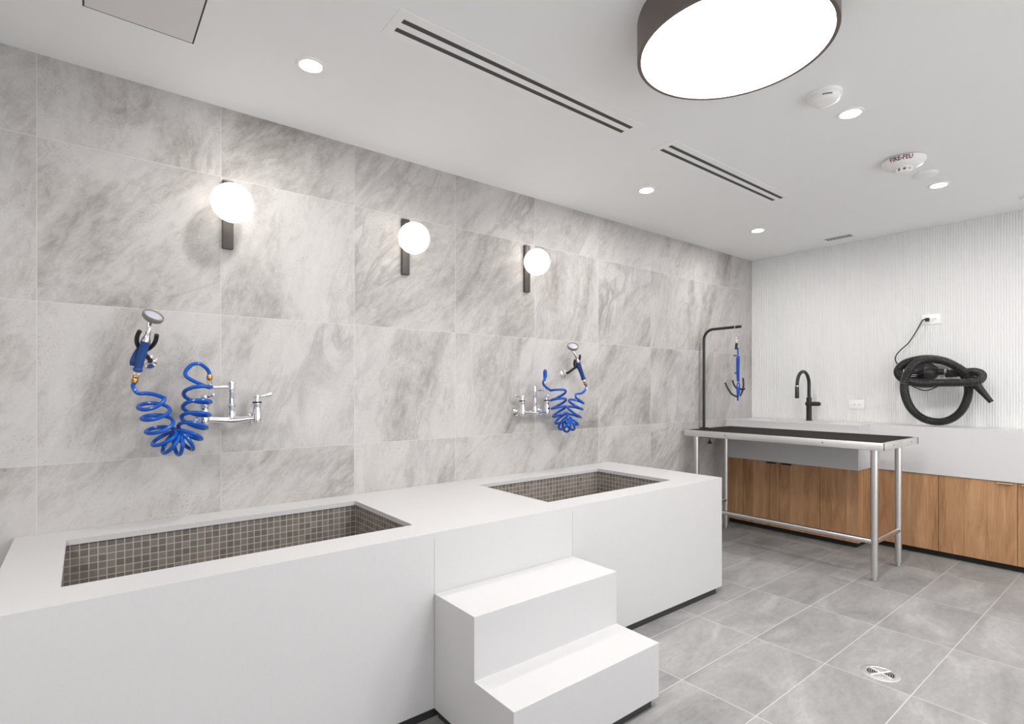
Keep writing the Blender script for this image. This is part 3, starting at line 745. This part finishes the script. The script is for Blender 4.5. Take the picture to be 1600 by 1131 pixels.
# ------------------------------------------------------------------ grooming table
GX0, GX1, GY0, GY1, GZ = 3.86, 4.552, 1.170, 2.580, .877
t = thing('grooming_table', ((GX0+GX1)/2, (GY0+GY1)/2, 0), 'stainless steel grooming table with a black rubber mat top', 'table')
fh = .048; SPL = 4.232
mb = MB()
mb.box((GX0, GY0, GZ-fh), (GX0+.022, GY1, GZ), .003); mb.box((GX1-.022, GY0, GZ-fh), (GX1, GY1, GZ), .003)
mb.box((GX0+.001, GY1-.022, GZ-fh), (GX1-.001, GY1, GZ), .003)
mb.box((GX0+.001, GY0, GZ-fh), (SPL-.0025, GY0+.022, GZ), .003); mb.box((SPL+.0025, GY0, GZ-fh), (GX1-.001, GY0+.022, GZ), .003)
mb.build('edge_frame', 'steel_edge', t)
MB().box((GX0+.02, GY0+.02, GZ-.022), (GX1-.02, GY1-.02, GZ-.002)).build('tabletop_board', 'black', t, smooth=False)
MB().box((GX0+.024, GY0+.025, GZ-.002), (GX1-.022, GY1-.024, GZ+.0015)).build('rubber_mat', 'mat', t, smooth=False)
for y in (1.52, 2.22): MB().lathe((GX0, y, GZ-.022), (-1, 0, 0), [(0, .0045), (.001, .0045), (.0018, .003)], 12).build('edge_screw', 'bronze', t)
for x in (4.05, 4.40): MB().lathe((x, GY0, GZ-.022), (0, -1, 0), [(0, .0045), (.001, .0045), (.0018, .003)], 12).build('edge_screw', 'bronze', t)
LXs, LYs = (3.905, 4.354), (1.232, 2.495); RZ = .248
for x in LXs:
    for y in LYs:
        lg = MB().cyl((x, y, .028), (x, y, GZ-.022), .0205, 24).build('leg', 'steel', t)
        MB().lathe((x, y, 0), (0, 0, 1), [(0, .014), (.003, .016), (.012, .016), (.014, .0135), (.034, .0135)], 18).build('leveling_foot', 'steel', lg)
MB().cyl((LXs[0], LYs[0], RZ), (LXs[0], LYs[1], RZ), .0165).build('stretcher_rail', 'steel', t)
for y in LYs: MB().cyl((LXs[0], y, RZ), (LXs[1], y, RZ), .0165).build('stretcher_rail', 'steel', t)

# grooming arm clamped on the far end of the table
AX, AY = 4.13, 2.566
t = thing('grooming_post', (AX, AY, GZ), 'black bent grooming arm clamped to the far end of the steel table', 'grooming arm')
zt_ = 1.712; Rb = .085
pts = [V((AX, AY, GZ+.0035)), V((AX, AY, 1.2)), V((AX, AY, zt_-Rb))]
for k in range(1, 13):
    a = PI/2*k/12; pts.append(V((AX, AY-Rb+Rb*math.cos(a), zt_-Rb+Rb*math.sin(a))))
pts.append(V((AX, 2.235, zt_+.002)))
MB().tube(pts, .0115, 14, up=(1, 0, 0)).build('arm_tube', 'black', t)
MB().box((AX-.022, AY-.03, GZ+.0016), (AX+.022, AY+.024, GZ+.008), .001).box((AX-.016, GY1+.001, GZ-.075), (AX+.016, GY1+.010, GZ+.008)).box((AX-.016, AY-.085, GZ-.078), (AX+.016, GY1+.010, GZ-.070)).build('clamp', 'black', t, smooth=False)
MB().cyl((AX, AY-.055, GZ-.115), (AX, AY-.055, GZ-.049), .004, 10).lathe((AX, AY-.055, GZ-.128), (0, 0, 1), [(0, .014), (.004, .019), (.012, .019), (.016, .010), (.03, .008)], 14).build('clamp_screw', 'black', t)

# restraint hanging from the arm
def H(px, py, dx=0.0): return on_x(px, py, AX+dx)
t = thing('grooming_harness', H(1150, 517), 'blue webbing grooming restraint with black curved prongs hanging from the arm', 'harness')
top = H(1149.5, 516.5)
def ring(c, r, nrm, th):
    mb = MB(); n = V(nrm).normalized(); u = n.orthogonal().normalized(); w = n.cross(u)
    mb.tube([c+(u*math.cos(2*PI*k/20)+w*math.sin(2*PI*k/20))*r for k in range(20)], th, 8, closed=True); mb.build('chain_ring', 'chrome', t)
ctr = V((AX, top.y, zt_))
ring(ctr+V((0, 0, -.004)), .0155, (0, 1, 0), .0026); ring(H(1150, 523.5), .016, (1, .3, 0), .0026); ring(H(1150.5, 531), .012, (0.4, 1, 0), .0024)
MB().tube([H(1150.5, 526), H(1150.5, 538)], .003, 8).build('swivel_pin', 'chrome', t)
MB().cyl(H(1151, 536), H(1150, 546), .010, 12).build('slider', 'rubber', t)
MB().ribbon([H(1152.8, 543), H(1153, 555)], .011, .003, (0, 1, 0)).ribbon(smooth_path([tuple(H(1153.5, 556)), tuple(H(1154, 560, -.01)), tuple(H(1153.5, 578, -.012)), tuple(H(1153.7, 596))], 5), .020, .004, (0, 1, 0)).ribbon(smooth_path([tuple(H(1152.2, 558, .02)), tuple(H(1152, 575, .022)), tuple(H(1153, 596, .01))], 5), .017, .004, (0, 1, 0)).build('webbing_strap', 'bluestrap', t)
lp = [H(1153.8, 597), H(1151.8, 602, -.01), H(1151.6, 612, -.012), H(1152.8, 620), H(1155.4, 612, .012), H(1155.6, 602, .012)]
mb = MB(); mb.tube([V(p) for p in smooth_path([tuple(p) for p in lp]+[tuple(lp[0])], 6)], .0045, 8)
mb.tube([H(1153, 604), H(1152.8, 626)], [.008, .0065], 8); mb.build('webbing_loop', 'bluestrap', t)
for ps in (((1133, 598, -.07), (1138, 608, -.07), (1144, 616, -.055), (1153, 620, 0)), ((1144.5, 594, .06), (1147, 601, .06), (1151, 606.5, .045), (1157, 608, .02), (1163.5, 607.5, 0)), ((1161, 590.5, .04), (1161.8, 602, .04), (1160, 611, .025), (1156.5, 618.5, 0))):
    MB().tube(smooth_path([tuple(H(*p)) for p in ps], 6), .0072, 10).build('padded_prong', 'rubber', t)
for a, b, yy in ((1146.5, 1152, 555.5), (1148, 1153, 582.8)): MB().tube([H(a, yy), H(b, yy)], .0042, 8).build('buckle_tab', 'rubber', t)

# ------------------------------------------------------------------ camera, world, view
cam = bpy.data.cameras.new('camera'); co = bpy.data.objects.new('camera', cam); COL.objects.link(co)
co.location = (0, 0, CAMZ); co.rotation_euler = (PI/2, 0, YAW-PI/2)
cam.sensor_width = 36; cam.sensor_fit = 'HORIZONTAL'; cam.lens = FPX/1600*36; cam.shift_y = (HYP-1131/2)/1600
cam.clip_start = .02
SC.camera = co
w = bpy.data.worlds.new('world'); SC.world = w; w.use_nodes = True
w.node_tree.nodes['Background'].inputs[0].default_value = (.93, .97, 1.0, 1); w.node_tree.nodes['Background'].inputs[1].default_value = 0.9
SC.view_settings.view_transform = 'Standard'; SC.view_settings.look = 'None'; SC.view_settings.gamma = 1; SC.view_settings.use_curve_mapping = False
SC.view_settings.exposure = 1.5
cy = SC.cycles
try:
    cy.use_denoising = True; cy.max_bounces = 14; cy.diffuse_bounces = 8; cy.sample_clamp_indirect = 6.0
except Exception: pass
